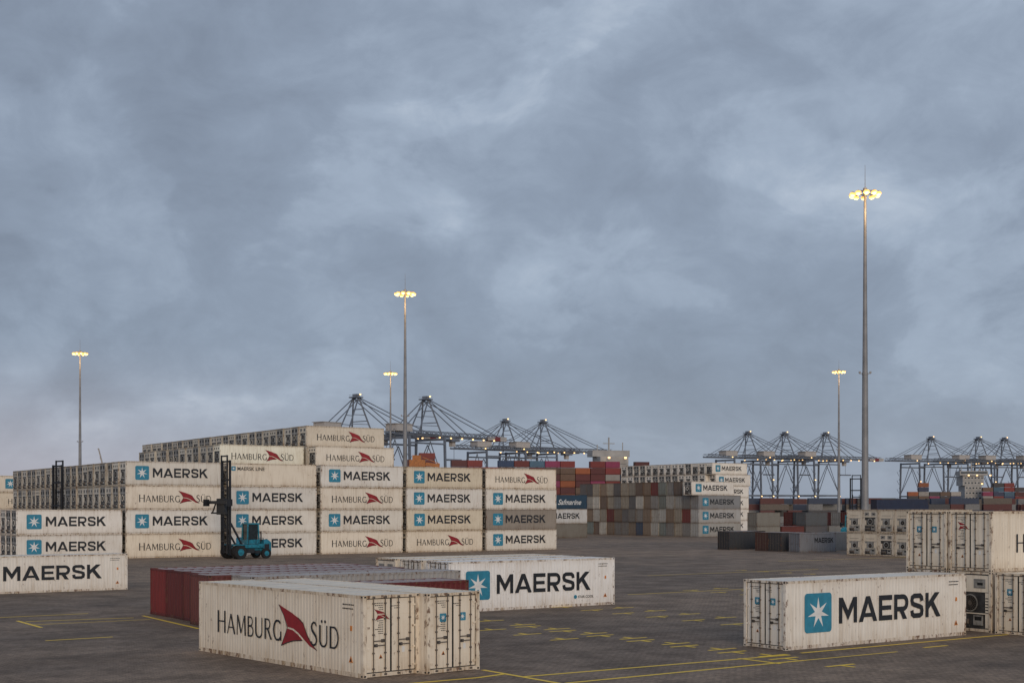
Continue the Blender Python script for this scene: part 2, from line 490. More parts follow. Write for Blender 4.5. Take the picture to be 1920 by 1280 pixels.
def near_parts(dmin):
    L, H = L40, HH
    Tm = lambda p: Vector((L-p.x, W-p.y, p.z))
    Td = None if dmin else Tm; Tu = Tm if dmin else None
    d = {}
    mb = MB(); frame(mb, L, H)
    for y in (.7, 1.5): mb.box(.5, L-.5, y, y+.1, .02, .12, 6)
    d['frame'] = mb.mesh('frame', CM)
    for nm, f, pos in (('side_panel', 'y-', .006), ('side_panel_back', 'y+', W-.006)):
        mb = MB(); corr(mb, .15, L-.15, .16, H-.11, f, pos, .010, .21); d[nm] = mb.mesh('side_panel', [PAINT])
    mb = MB(); mb.box(.08, L-.08, .08, W-.08, H-.05, H-.018, 0)
    for k in range(1, 8): mb.box(k*L/8-.02, k*L/8+.02, .08, W-.08, H-.018, H-.012, 0)
    d['roof'] = mb.mesh('roof', [ROOF])
    mb = MB(); mb.box(.1, L-.1, .06, W-.06, .12, .16, 0); d['floor'] = mb.mesh('floor', [STEEL])
    for i, (y0, y1) in enumerate(((.155, 1.207), (1.231, W-.155))):
        mb = MB(Td)
        mb.box(.052, .10, y0+.03, y1-.03, .185, H-.145, 0)
        mb.box(.062, .098, y0, y1, .155, H-.115, 1)
        yo = y0 if i == 0 else y1
        for z in (.35, 1.0, 1.75, 2.5):
            a, b = (yo-.06, yo+.14) if i == 0 else (yo-.14, yo+.06)
            mb.box(.028, .055, a, b, z-.035, z+.035, 3)
            mb.cyl((.03, yo+(-.03 if i == 0 else .03), z-.07), (.03, yo+(-.03 if i == 0 else .03), z+.07), .018, 8, 2)
        for z in (.62, 2.2): mb.box(.046, .053, y0+.08, y1-.08, z, z+.03, 0)
        d['door%d' % i] = mb.mesh('door', [PAINT, GASKET, STEEL, FRAMEP])
        for j, f in enumerate((.24, .72)):
            y = y0+(y1-y0)*f; mb = MB(Td)
            mb.cyl((.018, y, .07), (.018, y, H-.05), .02, 8, 0)
            for z in (.09, H-.075): mb.box(-.006, .05, y-.06, y+.06, z-.035, z+.035, 0)
            for z in (.3, .85, 1.5, 2.05, 2.6): mb.box(-.004, .052, y-.04, y+.04, z-.025, z+.025, 0)
            hz = 1.12 if j == 0 else 1.28
            mb.beam((-.005, y, hz), (-.005, y+(.42 if j == 0 else -.42), hz), .02, .035, 0)
            mb.box(-.004, .05, y+(.34 if j == 0 else -.46), y+(.46 if j == 0 else -.34), hz-.05, hz+.05, 1)
            d['rod%d%d' % (i, j)] = mb.mesh('lock_rod', [STEEL, DARK])
    mb = MB(Tu); unit(mb, H); d['unit'] = mb.mesh('refrigeration_unit', CM)
    rnd = random.Random(5)
    mb = MB(Td)
    for y0, z0, rows in ((1.56, 2.62, 4), (1.56, 2.0, 7), (.85, 2.5, 2)):
        for r in range(rows):
            y = y0
            for c in range(rnd.randint(3, 5)):
                w = rnd.uniform(.03, .07); mb.box(.048, .051, y, y+w, z0-r*.075-.03, z0-r*.075, 0); y += w+.02
    mb.add([(.0495, 1.56, .62), (.0495, 1.76, .62), (.0495, 1.66, .80)], [(0, 2, 1)], 1)
    mb.add([(.047, 1.60, .64), (.047, 1.72, .64), (.047, 1.66, .75)], [(0, 2, 1)], 0)
    mb.add([(.0495, .62, .82), (.0495, .74, .82), (.0495, .74, 1.02), (.0495, .62, 1.02)], [(0, 3, 2, 1)], 2)
    d['print'] = mb.mesh('door_marking', [INK, ORANGE, WHITE])
    def on_end(fn):
        b = MB(lambda p: (Td or (lambda q: q))(Vector((.049+p.y, W-p.x, p.z))))
        fn(b); return b
    d['star0'] = on_end(lambda b: logo(b, .62, 1.85, .30, 0)).mesh('star_sticker', [LBLUE, WHITE])
    d['star1'] = on_end(lambda b: logo(b, 1.52, 1.85, .30, 0)).mesh('star_sticker', [LBLUE, WHITE])
    d['penn'] = on_end(lambda b: pennant(b, .50, 2.0, .26, 0)).mesh('pennant_sticker', [RED, INK, WHITE])
    return d
PARTS = {True: near_parts(True), False: near_parts(False)}
mb = MB(); rnd = random.Random(2)
for r in range(2):
    x = 10.9
    for c in range(7):
        w = rnd.uniform(.05, .09); mb.box(x, x+w, YL, YL+.002, 2.52-r*.14, 2.565-r*.14, 0); x += w+.03
mb.add([(11.3, YL, .5), (11.55, YL, .5), (11.425, YL, .74)], [(0,1,2)], 1)
mb.add([(11.36, YL-.003, .53), (11.49, YL-.003, .53), (11.425, YL-.003, .67)], [(0,1,2)], 0)
mb.add([(11.38, YL, 1.62), (11.5, YL, 1.62), (11.5, YL, 1.8), (11.38, YL, 1.8)], [(0,1,2,3)], 1)
SIDEP = mb.mesh('side_marking', [INK, ORANGE])

CREAM = (.82, .73, .595); WHT = (.82, .77, .69); GRYW = (.60, .59, .57)

def brandit(o, brand, dx=0):
    if brand == 'M': ps = [obj('lettering', MAE_W, o), obj('emblem', MAE_L, o)]
    elif brand == 'H': ps = [obj('lettering', HAM_W, o), obj('lettering', HAM_W2, o), obj('emblem', HAM_L, o)]
    elif brand == 'L': ps = [obj('lettering', MLN, o), obj('emblem', MLN2, o)]
    elif brand == 'F': ps = [obj('lettering', SAF, o)]
    else: ps = []
    for p in ps: p.location = (dx, 0, 0)

def near_reefer(x, y, z, rot, dmin, brand, color, label, group, extra=None, hs=1, dx=0):
    r = bpy.data.objects.new('refrigerated_container', None); COL.objects.link(r)
    r.empty_display_size = .5
    r.location = (x, y, z); r.rotation_euler = (0, 0, rad(rot)); r.scale = (1, 1, hs)
    tag(r, label, 'shipping container', group)
    P = PARTS[dmin]
    for n, k in (('frame', 'frame'), ('side_panel', 'side_panel'), ('side_panel', 'side_panel_back'), ('roof', 'roof'), ('floor', 'floor'), ('refrigeration_unit', 'unit')):
        obj(n, P[k], r, color)
    for i in (0, 1):
        d = obj('door', P['door%d' % i], r, color)
        for j in (0, 1): obj('lock_rod', P['rod%d%d' % (i, j)], d, color)
    obj('door_marking', P['print'], r)
    if brand in 'MS':
        obj('star_sticker', P['star0'], r); obj('star_sticker', P['star1'], r)
    if brand == 'H': obj('pennant_sticker', P['penn'], r)
    brandit(r, brand, dx)
    if extra:
        for n, e in extra: obj(n, e, r)
    obj('side_marking', SIDEP, r)
    return r

def far_reefer(x, y, z, rot, brand, color, label, group, var=None):
    var = random.choice((0, 0, 1, 2, 2)) if var is None else var
    o = obj('refrigerated_container', LOWR[var], None, color, (x, y, z), rot)
    tag(o, label, 'shipping container', group); brandit(o, brand)
    return o

def std(me, x, y, z, rot, color, label, group, brand=None):
    o = obj('shipping_container', me, None, color, (x, y, z), rot)
    tag(o, label, 'shipping container', group); brandit(o, brand)
    return o

LM = 'dirty white refrigerated container with bold dark lettering and light blue star'
LH = 'cream refrigerated container with dark lettering and red pennant emblem'
gs = 'single containers on the yard'
near_reefer(-13.24+.12, 56.0-.1, 0, -49.5, False, 'H', CREAM, 'cream refrigerated container with red pennant emblem, on the paving', gs)
near_reefer(-3.05-7.92, 47.8+9.27, 0, -49.5, False, 'S', CREAM, 'cream refrigerated container with two small star stickers on its doors', gs)
near_reefer(11.45, 55.8, 0, 35.3, True, 'M', WHT, 'rust-stained white refrigerated container standing alone with large star emblem', gs)
near_reefer(-3.6, 75.9, 0, 35, True, 'M', (.88, .86, .83), 'clean white refrigerated container with bold dark lettering', gs, (('maker_marking', SCOOL), ('round_emblem', DOT)))
near_reefer(-5.35, 78.5, 0, 35, True, 'S', WHT, 'plain white refrigerated container beside a lettered clean white one', gs)
near_reefer(-7.1, 81.1, 0, 35, False, 'S', CREAM, 'cream refrigerated container at the end of a short row', gs)
near_reefer(-38.1, 90.9, 0, 36.5, True, 'M', WHT, 'low white refrigerated container with bold dark lettering on open paving', gs, hs=.905)
g = 'two-high stack of refrigerated containers'
near_reefer(22.9, 63.7, 0, 35, False, 'S', CREAM, 'cream refrigerated container, cooling unit outwards, carrying another', g)
near_reefer(24.4, 61.5, 0, 35, True, 'S', CREAM, 'cream refrigerated container with star stickers on its doors', g)
near_reefer(21.44, 65.78, 0, 35, True, 'S', WHT, 'white refrigerated container at the bottom of a stack', g)
near_reefer(22.9, 63.7, HH+.01, 35, True, 'H', CREAM, 'cream refrigerated container with red pennant sticker, top of stack', g, dx=.35)
near_reefer(21.44, 65.78, HH+.01, 35, True, 'S', CREAM, 'cream refrigerated container with star stickers, top of stack', g)

cols = [(.17, .014, .013), (.10, .011, .011), (.12, .02, .018), (.13, .035, .03), (.36, .35, .34)]
nms = ['bright red', 'dark red', 'maroon', 'red-brown', 'pale grey']
for i in range(5):
    t = 2.5*(i+1); sh = (0, 0, 0, -.6, .6)[i]
    std(STD40, -20.45+.574*t+.819*sh, 75.3-.819*t+.574*sh, 0, 35, cols[i], nms[i]+' corrugated container in a row on the paving', 'row of corrugated containers')
std(STD20, -7.0, 59.2, 0, 35, (.13, .014, .013), 'short dark red container behind the cream ones', 'row of corrugated containers')

# ------------------------------------------------------------------ big stack
TH = 34.0; u = Vector((math.cos(rad(TH)), math.sin(rad(TH)))); v = Vector((-u.y, u.x))
P0 = Vector((-46.1, 159.1)); HZ = HH+.01
def jit(c, k=.09):
    f = 1+random.uniform(-k, k); w = random.uniform(-.03, .03)
    return (min(.88, c[0]*f+w*.3), min(.85, c[1]*f), max(0, c[2]*f-w*.5*min(1, c[2]*2)))
G1 = 'large block of stacked refrigerated containers'
def lab(b): return {'M': LM, 'H': LH, 'L': 'beige refrigerated container with small lettering in one corner', None: 'dirty white refrigerated container in a stack, cooling unit outwards'}[b]
layout = {0: 'HMHM', 1: 'MMML', 2: 'HMHM', 3: 'HMMM', 4: 'MMMH'}
for c in range(5):
    for lv in range(4):
        b = layout[c][lv]
        p = P0+u*(12.8*c)+v*random.uniform(-.06, .06)
        colr = jit(CREAM if b in 'HL' else (.78, .735, .655), .08)
        l = lab(b)
        if c == 3 and lv in (1, 3): colr = (.72, .63, .48)
        if c == 4 and lv == 1: colr = (.30, .26, .215); l = 'brown refrigerated container with bold dark lettering in a stack'
        far_reefer(p.x, p.y, lv*HZ, TH, b, colr, l, G1)
for r in range(1, 21):
    for lv in range(4):
        p = P0+v*(2.56*r)+u*random.uniform(-.12, .12)
        far_reefer(p.x, p.y, lv*HZ, TH, None, jit((.58, .54, .46), .2), lab(None), G1)
for r in range(4):
    for lv in range(2):
        p = P0-u*12.6+v*(2.56*r)
        b = 'M' if r == 0 else None
        far_reefer(p.x, p.y, lv*HZ, TH, b, jit(WHT), lab(b), G1)
for lv, uo, r0, r1 in ((4, 16.4, 1, 14), (4, 29.2, 0, 1), (5, 29.0, 1, 28)):
    for r in range(r0, r1):
        p = P0+u*(uo+(random.uniform(-.12, .12) if r > r0 else 0))+v*(9.0+2.56*r)
        b = 'H' if r == r0 else None
        far_reefer(p.x, p.y, lv*HZ, TH, b, jit(CREAM if b else (.58, .54, .46), .18), lab(b), G1)
mb = MB()
def bulk(p, rows, z0, z1):
    for r in range(rows):
        for k in range(z0, z1):
            q = p+v*(2.56*r)
            T = Matrix.Translation((q.x, q.y, k*HZ)) @ Matrix.Rotation(rad(TH), 4, 'Z')
            mb.T = lambda a, T=T: T @ a
            mb.box(.02, L40-.02, .02, W-.02, .02, HH-.02, 0)
bulk(P0+u*16.4+v*11.56, 13, 0, 4); bulk(P0+u*29.2+v*9.0, 1, 0, 4); bulk(P0+u*29.0+v*11.56, 27, 0, 5)
for c in range(1, 5): bulk(P0+u*(12.8*c)+v*2.7, 2, 0, 4)
mb.T = None
o = obj('stacked_container', mb.mesh('stacked_containers', [PAINT]), None, (.6, .57, .5))
o['kind'] = 'stuff'; tag(o, 'mass of white containers packed inside the block', 'shipping containers')

for lv, b in enumerate(('M', 'M', 'H', 'M')):
    far_reefer(-88.6, 230, lv*HZ, TH, b, jit(CREAM), lab(b), 'distant stack of refrigerated containers')
    far_reefer(-90.0, 232.1, lv*HZ, TH, None, jit(CREAM), lab(None), 'distant stack of refrigerated containers')

# ------------------------------------------------------------------ mid blocks
u5 = Vector((.819, .574)); v5 = Vector((-.574, .819))
PF = Vector((38.9, 278)); GF = 'block of mixed containers stacked four high'
pal = [(.22, .21, .195), (.33, .29, .23), (.13, .13, .13), (.40, .38, .34), (.17, .12, .09), (.15, .03, .025), (.05, .085, .14), (.52, .49, .43), (.19, .21, .19), (.23, .17, .12)]
pn = ['grey', 'beige', 'dark grey', 'light grey', 'brown', 'red', 'blue', 'white', 'grey-green', 'brown-grey']
for lv in range(4):
    if lv == 3: far_reefer(PF.x-1.6, PF.y-1, lv*HZ, 35, 'M', WHT, lab('M'), GF)
    else: std(STDF, PF.x, PF.y, lv*HZ, 35, ((.42, .41, .38), (.45, .44, .42), (.27, .27, .27))[lv], 'grey container with bold lettering and star, in a stack', GF, 'M')
for r in range(1, 16):
    for lv in range(4):
        k = random.choices(range(10), [7, 6, 4, 5, 4, 1.4, .8, 2, 2, 6])[0]; p = PF+v5*(2.52*r)+u5*random.uniform(-.2, .2)
        std(STDF, p.x, p.y, lv*HZ, 35, jit(pal[k], .22), pn[k]+' container stacked four high, doors outwards', GF)
PG = Vector((50.3, 335))
for r in range(0, 14):
    for lv in ((0, 1, 2, 3, 4, 5) if r == 0 else (3, 4, 5)):
        p = PG+v5*(2.56*r); b = 'M' if r == 0 else None
        off = 1.2 if (r == 0 and lv == 4) else (.6 if (r == 0 and lv < 4) else 0)
        far_reefer(p.x+off*.8, p.y+off*.5, lv*HZ, 35, b, jit(WHT, .08), lab(b), 'distant block of white refrigerated containers')
mb = MB()
for r in range(1, 14):
    for k in range(3):
        q = PG+v5*(2.56*r)
        T = Matrix.Translation((q.x, q.y, k*HZ)) @ Matrix.Rotation(rad(35), 4, 'Z')
        mb.T = lambda a, T=T: T @ a
        mb.box(.02, L40-.02, .02, W-.02, .02, HH-.02, 0)
mb.T = None
o = obj('stacked_container', mb.mesh('stacked_containers2', [PAINT]), None, (.6, .57, .5))
o['kind'] = 'stuff'; tag(o, 'lower tiers of white containers inside the distant block', 'shipping containers')
GB = 'three-high stack beside the mixed block'
std(STDF, 5.4, 266, 0, 35, (.2, .18, .15), 'brown container at the bottom of a stack', GB)
far_reefer(5.4, 266, HZ, 35, 'M', GRYW, lab('M'), GB)
std(STDF, 5.4, 266, 2*HZ, 35, (.025, .06, .10), 'blue container with white script lettering on top of a stack', GB, 'F')

GD = 'loose containers on the middle of the yard'
std(STD20, 31.3, 192.5, 0, 32, (.030, .032, .037), 'near-black short container standing on the paving', GD)
std(STD20, 33.0, 197.5, 0, 32, (.04, .04, .045), 'dark grey short container behind a black one', GD)
std(STD20, 37.2, 184.5, 0, 35, (.04, .04, .045), 'dark short container with doors outwards', GD)
std(STD20, 35.8, 186.6, 0, 35, (.07, .03, .025), 'dark red short container with doors outwards', GD)
o = std(STD20, 39.0, 180.8, 0, 24, (.20, .21, .235), 'blue-grey short container with small dark lettering', GD)
lt = obj('lettering', MAE_W, o); lt.scale = (.45, 1, .6); lt.location = (1.0, -.0, .7)
std(STD20, 45.6, 188, 0, 35, (.16, .165, .17), 'grey short container on the paving', GD)
for k in range(4):
    cc = (((.20, .19, .165), 'grey-brown'), ((.13, .03, .025), 'dull red'), ((.09, .09, .095), 'dark grey'), ((.26, .24, .21), 'beige'))[k]
    for lv in range((2, 1, 2, 1)[k]):
        std(STD20, 45.0+k*5.3, 245+k*3.7, lv*(HS+.01), 35, jit(cc[0], .2), cc[1]+' short container in a low stack', GD)
for k in range(7):
    for lv in range(2):
        p = Vector((66.5, 262))+v5*(2.55*k)
        cc = random.choice([((.13, .02, .018), 'red'), ((.09, .012, .012), 'dark red'), ((.26, .25, .235), 'pale grey'), ((.04, .05, .06), 'dark blue'), ((.14, .13, .12), 'grey')])
        std(STD20, p.x, p.y, lv*(HS+.01), 35, cc[0], cc[1]+' short container in a low stack', GD)
for lv in range(3):
    std(STD40D, 75.5, 276, lv*(HS+.01), 15, (.015, .025, .06), 'dark navy container in a three-high stack', GD)
for k in range(4):
    for lv in range(2):
        p = Vector((43.0, 171.5))-v5*(2.52*(k+1))
        far_reefer(p.x, p.y, lv*HZ, 35, None, jit((.68, .60, .48)), lab(None), 'two-high stack of refrigerated containers near mast', var=(3, 3, 0, 3)[(k+lv) % 4])

# ------------------------------------------------------------------ light masts
def flood_mast():
    Hm = 48.0; d = {}
    mb = MB(); mb.cyl((0,0,0), (0,0,24), .50, 20, 0, .38); mb.cyl((0,0,24), (0,0,Hm+.6), .36, 20, 0, .16)
    mb.cyl((0,0,23.85), (0,0,24.15), .42, 20, 0); mb.cyl((0,0,0), (0,0,.12), .9, 20, 0)
    d['pole'] = mb.mesh('pole', [MASTG])
    mb = MB(); mb.beam((-.75, 0, 24.02), (.75, 0, 24.02), .1, .08)
    for s in (-1, 1): mb.box(s*.72-.12, s*.72+.12, -.1, .1, 24.05, 24.3, 0)
    d['bracket'] = mb.mesh('service_bracket', [MASTG])
    mb = MB()
    n = 12
    for k in range(n):
        a, b = 2*math.pi*k/n, 2*math.pi*(k+1)/n
        mb.beam((1.3*math.cos(a), 1.3*math.sin(a), Hm+.3), (1.3*math.cos(b), 1.3*math.sin(b), Hm+.3), .12, .12, 0)
        if k % 2 == 0: mb.beam((.15*math.cos(a), .15*math.sin(a), Hm+.6), (1.3*math.cos(a), 1.3*math.sin(a), Hm+.3), .08, .08, 0)
    mb.cyl((0,0,Hm-.2), (0,0,Hm+.9), .26, 14, 0)
    d['crown'] = mb.mesh('lamp_ring', [MASTG])
    mb = MB(); mb.cyl((0,0,Hm+.6), (0,0,Hm+4), .05, 8, 0, .02); d['rod'] = mb.mesh('lightning_rod', [MASTG])
    mb = MB()
    mb.cyl((-.05, 0, .34), (.02, 0, .20), .14, 14, 0, .30); mb.cyl((.02, 0, .20), (.08, 0, -.03), .34, 14, 2, .42)
    mb.cyl((.08, 0, -.031), (.16, 0, -.24), .34, 14, 1, .20); mb.cyl((.08, 0, -.0305), (.085, 0, -.05), .41, 14, 2, .40)
    d['lamp'] = mb.mesh('floodlight', [MASTG, LAMP, LAMPH])
    return d
MD = flood_mast()
for i, (x, y) in enumerate(((47.4, 179), (-21, 262), (-117.6, 363), (-38, 417), (101, 412))):
    r = bpy.data.objects.new('floodlight_mast', None); COL.objects.link(r); r.location = (x, y, 0)
    tag(r, 'tall grey steel mast with a lit ring of warm floodlights', 'light mast', 'floodlight masts over the yard')
    for n, k in (('pole', 'pole'), ('service_bracket', 'bracket'), ('lamp_ring', 'crown'), ('lightning_rod', 'rod')):
        obj(n, MD[k], r)
    for k in range(10):
        a = 36*k+9
        obj('floodlight', MD['lamp'], r, loc=(1.7*math.cos(rad(a)), 1.7*math.sin(rad(a)), 47.95), rot=a)
    ld = bpy.data.lights.new('mast_light', 'POINT'); ld.energy = 1100; ld.color = (1, .62, .28); ld.shadow_soft_size = .6
    lo = bpy.data.objects.new('mast_light', ld); COL.objects.link(lo); lo.parent = r; lo.location = (.5, -3.0, 46.0)

# ------------------------------------------------------------------ quay cranes
AZ = 71.0
def crane_meshes(back, out):
    d = {}
    mb = MB()
    for x in (0, -30):
        for y in (-13, 13):
            mb.beam((x, y, 1.5), (x, y*.9, 48), 1.15, 1.3)
            for k in range(-3, 4): mb.box(x-1.0, x+1.0, y+k*1.6-.6, y+k*1.6+.6, 0, 1.2)
        mb.beam((x, -16, 2.6), (x, 16, 2.6), 1.2, 1.7)
        mb.beam((x, -12.6, 17), (x, 12.6, 17), 1.0, 1.3)
        mb.beam((x, -12, 47), (x, 12, 47), 1.1, 1.4)
        mb.beam((x, -12.4, 18), (x, 0, 46), .4, .4); mb.beam((x, 12.4, 18), (x, 0, 46), .4, .4)
    for y in (-12.6, 12.6):
        mb.beam((-30, y, 17), (0, y, 17), .9, 1.3)
        mb.beam((-30, y*.95, 44), (0, y*.95, 44), .8, 1.0)
        mb.beam((-30, y, 18), (-15, y*.95, 43), .45, .45); mb.beam((0, y, 18), (-15, y*.95, 43), .45, .45)
        for z in range(4, 44, 4):
            mb.beam((-31.5, y, z), (-31.5, y+2.5 if (z//4) % 2 else y-2.5, z+4), .25, .25)
    d['legs'] = mb.mesh('portal_frame', [CRANE])
    mb = MB()
    for y in (-3.2, 3.2):
        mb.beam((-30-back, y, 49.4), (out, y, 49.4), .8, 1.0)
        mb.beam((-30-back, y*.9, 52.0), (out, y*.9, 52.0), .3, .3)
    x = -30-back; s = 1
    while x < out-3.5:
        mb.beam((x, -3.2, 49.6), (x, 3.2, 49.6), .5, .5)
        for y in (-2.95, 2.95):
            mb.beam((x, y, 50.0), (x+2, y, 52.0), .2, .2); mb.beam((x+2, y, 52.0), (x+4, y, 50.0), .2, .2)
        x += 4
    for y in (-4.1, 4.1): mb.beam((-30-back, y, 51.2), (out, y, 51.2), .14, .14); mb.beam((-30-back, y, 50.0), (out, y, 50.0), .3, .15)
    d['boom'] = mb.mesh('boom', [CRANE])
    mb = MB()
    for y in (-1, 1):
        mb.beam((1, y*9, 48.5), (-4, y*2.2, AZ), .85, .85)
        mb.beam((-14, y*4, 50.5), (-4, y*2.2, AZ), .6, .6)
        mb.beam((-11.5, y*3.6, 55), (-.5, y*6.5, 55), .35, .35); mb.beam((-9, y*3.2, 60.5), (-1.5, y*5, 60.5), .35, .35)
    mb.beam((-1, -6, 57), (-1, 6, 57), .5, .5); mb.beam((-3, -3.8, 64), (-3, 3.8, 64), .5, .5)
    mb.box(-6.5, -1.5, -3.5, 3.5, AZ-.4, AZ+.3); mb.box(-5, -3, -2, 2, AZ+.3, AZ+1.9)
    for y in (-3.4, 3.4): mb.beam((-6.5, y, AZ+1.4), (-1.5, y, AZ+1.4), .15, .15)
    d['apex'] = mb.mesh('apex_frame', [CRANE])
    mb = MB()
    for y in (-2.4, 2.4):
        mb.beam((-4, y, AZ-.5), (out*.48, y*1.3, 50.6), .40, .42)
        mb.beam((-4, y, AZ-.2), (out*.93, y*1.3, 50.6), .40, .42)
        mb.beam((-4, y, AZ-.5), (-29, y*1.6, 50.6), .45, .45)
        if back > 8: mb.beam((-4, y, AZ-.2), (-30-back*.8, y*1.3, 50.6), .35, .4)
    d['stays'] = mb.mesh('tie_stay', [CRANE])
    mb = MB(); mb.box(-33, -20, -4.6, 4.6, 51, 55.0); mb.box(-34, -19, -5, 5, 55.0, 55.3)
    d['house'] = mb.mesh('machinery_house', [CRANEW])
    mb = MB(); mb.box(out-4, out+2.0, -4.2, 4.2, 48.4, 51.0, 0); mb.box(out-9, out-4.1, -4.0, 4.0, 48.5, 50.9, 1)
    mb.box(out-16, out-9.1, -4.0, -3.95, 48.6, 50.6, 0)
    d['tip'] = mb.mesh('boom_tip', [CRANEW, CRANER])
    mb = MB(); mb.box(16, 23, -3, 3, 46.6, 48.3, 0); mb.box(18, 20.8, -1.4, 1.4, 43.6, 46.5, 1)
    mb.beam((21, 0, 46.6), (21, 0, 36), .2, .2); mb.box(15, 27, -1, 1, 35, 36)
    d['trolley'] = mb.mesh('trolley', [CRANE, CRANEW])
    mb = MB(); mb.cyl((0,0,0), (0,0,.7), .5, 8, 0); d['lamp'] = mb.mesh('work_lamp', [LAMPS])
    return d
CR = {0: crane_meshes(4, 64), 1: crane_meshes(22, 64), 2: crane_meshes(28, 74)}
def crane(px_x, y, rot, kind, sc=1.0):
    r = bpy.data.objects.new('quay_crane', None); COL.objects.link(r)
    r.location = (px_x, y, 0); r.rotation_euler = (0, 0, rad(rot)); r.scale = (sc, sc, sc)
    tag(r, 'blue-grey ship-to-shore gantry crane with lowered boom and lit work lamps', 'crane', 'ship-to-shore cranes along the quay')
    D = CR[kind]
    for n, k in (('portal_frame', 'legs'), ('boom', 'boom'), ('apex_frame', 'apex'), ('tie_stay', 'stays'), ('machinery_house', 'house'), ('boom_tip', 'tip'), ('trolley', 'trolley')):
        obj(n, D[k], r)
    for p in ((-26, -5, 49.5), (-12, -5, 47), (4, -4, 48), (14, -4, 48), (24, -4, 48), (34, -4, 48), (44, -4, 48), (54, -4, 48), (-4, -3.6, AZ+1.2), (-30, -13.5, 16), (0, -13.5, 16), (-30, -13.5, 30)):
        obj('work_lamp', D['lamp'], r, loc=p)
for x, y, rot, k in ((-88.9, 785, 50, 0), (-49.0, 800, 50, 0), (-2, 1000, 38, 1), (26.4, 1010, 38, 1),
                      (208, 1160, 33, 1), (242, 1170, 33, 1), (279, 1175, 33, 1), (394, 1245, 28, 2), (440, 1250, 28, 2), (468, 1260, 28, 2), (505, 1265, 28, 2)):
    crane(x, y, rot, k)

# ------------------------------------------------------------------ ships
def hull(L, B, H, bow=26):
    mb = MB()
    def ring(z, k):
        pts = [(0, -B/2*.8), (6, -B/2), (L-bow, -B/2), (L-bow*.45, -B/2*.7), (L-4+k, -B*.12), (L+k, 0)]
        full = pts+[(x, -y) for x, y in reversed(pts[:-1])]
        return [(x, y, z) for x, y in full]
    a = ring(0, -4); b = ring(H*.75, 0); c = ring(H, 2); n = len(a)
    mb.add(a+b+c, [(i, (i+1) % n, n+(i+1) % n, n+i) for i in range(n)]+[(n+i, n+(i+1) % n, 2*n+(i+1) % n, 2*n+i) for i in range(n)]+[tuple(range(2*n, 3*n))], 0)
    return mb
CC = [((.17, .02, .018), 'red'), ((.09, .016, .016), 'maroon'), ((.26, .07, .02), 'rust orange'), ((.02, .04, .10), 'navy'), ((.035, .035, .04), 'dark grey'), ((.30, .28, .26), 'pale grey'), ((.05, .12, .19), 'blue'), ((.20, .02, .07), 'magenta red'), ((.12, .07, .045), 'brown')]
def tower(Wd, H, z0, D=10):
    mb = MB(); z = z0; n = int((H-z0)/3)
    for k in range(n):
        w = Wd*(.6 if k < n-2 else .75)
        mb.box(0, D, -w/2, w/2, z+k*3, z+k*3+2.9, 0)
        m = int(w/2)
        for j in range(m): mb.box(-.05, 0, -w/2+.6+j*2, -w/2+1.5+j*2, z+k*3+1.2, z+k*3+2.0, 1)
    mb.box(-1, 6, -Wd/2, Wd/2, z0+n*3, z0+n*3+2.6, 0)
    mb.box(-1.1, -1, -Wd/2+.5, Wd/2-.5, z0+n*3+1.2, z0+n*3+2.1, 1)
    mb.beam((3, 0, z0+n*3+2.6), (3, 0, z0+n*3+8), .5, .5, 0); mb.beam((3, -2.5, z0+n*3+5.5), (3, 2.5, z0+n*3+5.5), .3, .3, 0)
    mb.beam((3, -5, z0+n*3+2.6), (3, -5, z0+n*3+5), .3, .3, 0); mb.beam((3, 6, z0+n*3+2.6), (3, 6, z0+n*3+6), .3, .3, 0)
    return mb
s1 = bpy.data.objects.new('container_ship', None); COL.objects.link(s1); s1.location = (-75, 515, 0); s1.rotation_euler = (0, 0, rad(15))
tag(s1, 'moored container ship loaded with red and brown containers', 'ship')
obj('hull', hull(165, 32, 9).mesh('hull', [HULL]), s1)
o = obj('superstructure', tower(16, 27, 9).mesh('superstructure', [SHIPW, GLASS]), s1, loc=(119, 4, 0)); o.rotation_euler = (0, 0, rad(-90))
for p in ((116, -8, 26), (123, -8, 26)): obj('deck_lamp', CR[0]['lamp'], s1, loc=p)
R15 = Matrix.Rotation(rad(15), 4, 'Z')
for c in range(20):
    n = random.choice((5, 6, 6, 7)) if c < 8 else random.choice((5, 6, 6, 6))
    if c in (5,): continue
    for k in range(n):
        cc = random.choices(CC, [8, 6, 3.5, 1.4, 2, .4, .8, 2.5, 5])[0]
        q = R15 @ Vector((12+c*6.25, -15.5, 0))
        o = obj('cargo_container', CARGO, None, jit(cc[0], .25), (-75+q.x, 515+q.y, 9.05+k*2.6), 15)
        tag(o, cc[1]+' container stacked on the deck of a ship', 'shipping container', 'deck cargo on the moored ship')
mb = MB()
for c in range(19):
    for r in range(4): mb.box(12+c*6.25, 18+c*6.25, -12.8+r*2.6, -10.4+r*2.6, 9.05, 9+2.6*random.choice((4, 5, 5))-.4, 0)
o = obj('deck_cargo', mb.mesh('deck_cargo', [PAINT]), None, (.06, .025, .022), (-75, 515, 0), 15); o['kind'] = 'stuff'
tag(o, 'inner rows of dark red containers filling the ship deck', 'shipping containers')
s2 = bpy.data.objects.new('container_ship', None); COL.objects.link(s2); s2.location = (212, 800, 0); s2.rotation_euler = (0, 0, rad(3))
tag(s2, 'dark blue container ship with white letters on its hull', 'ship')
obj('hull', hull(190, 40, 10.5).mesh('hull', [HULL]), s2)
for i, ch in enumerate('CMA CGM'):
    if ch != ' ':
        mb = MB(); put_word(mb, ch, 72+i*10.5, 76.5+i*10.5, 4.5, 4.0, bold, -20.4)
        obj('lettering', mb.mesh('hull_lettering', [WHITE]), s2)
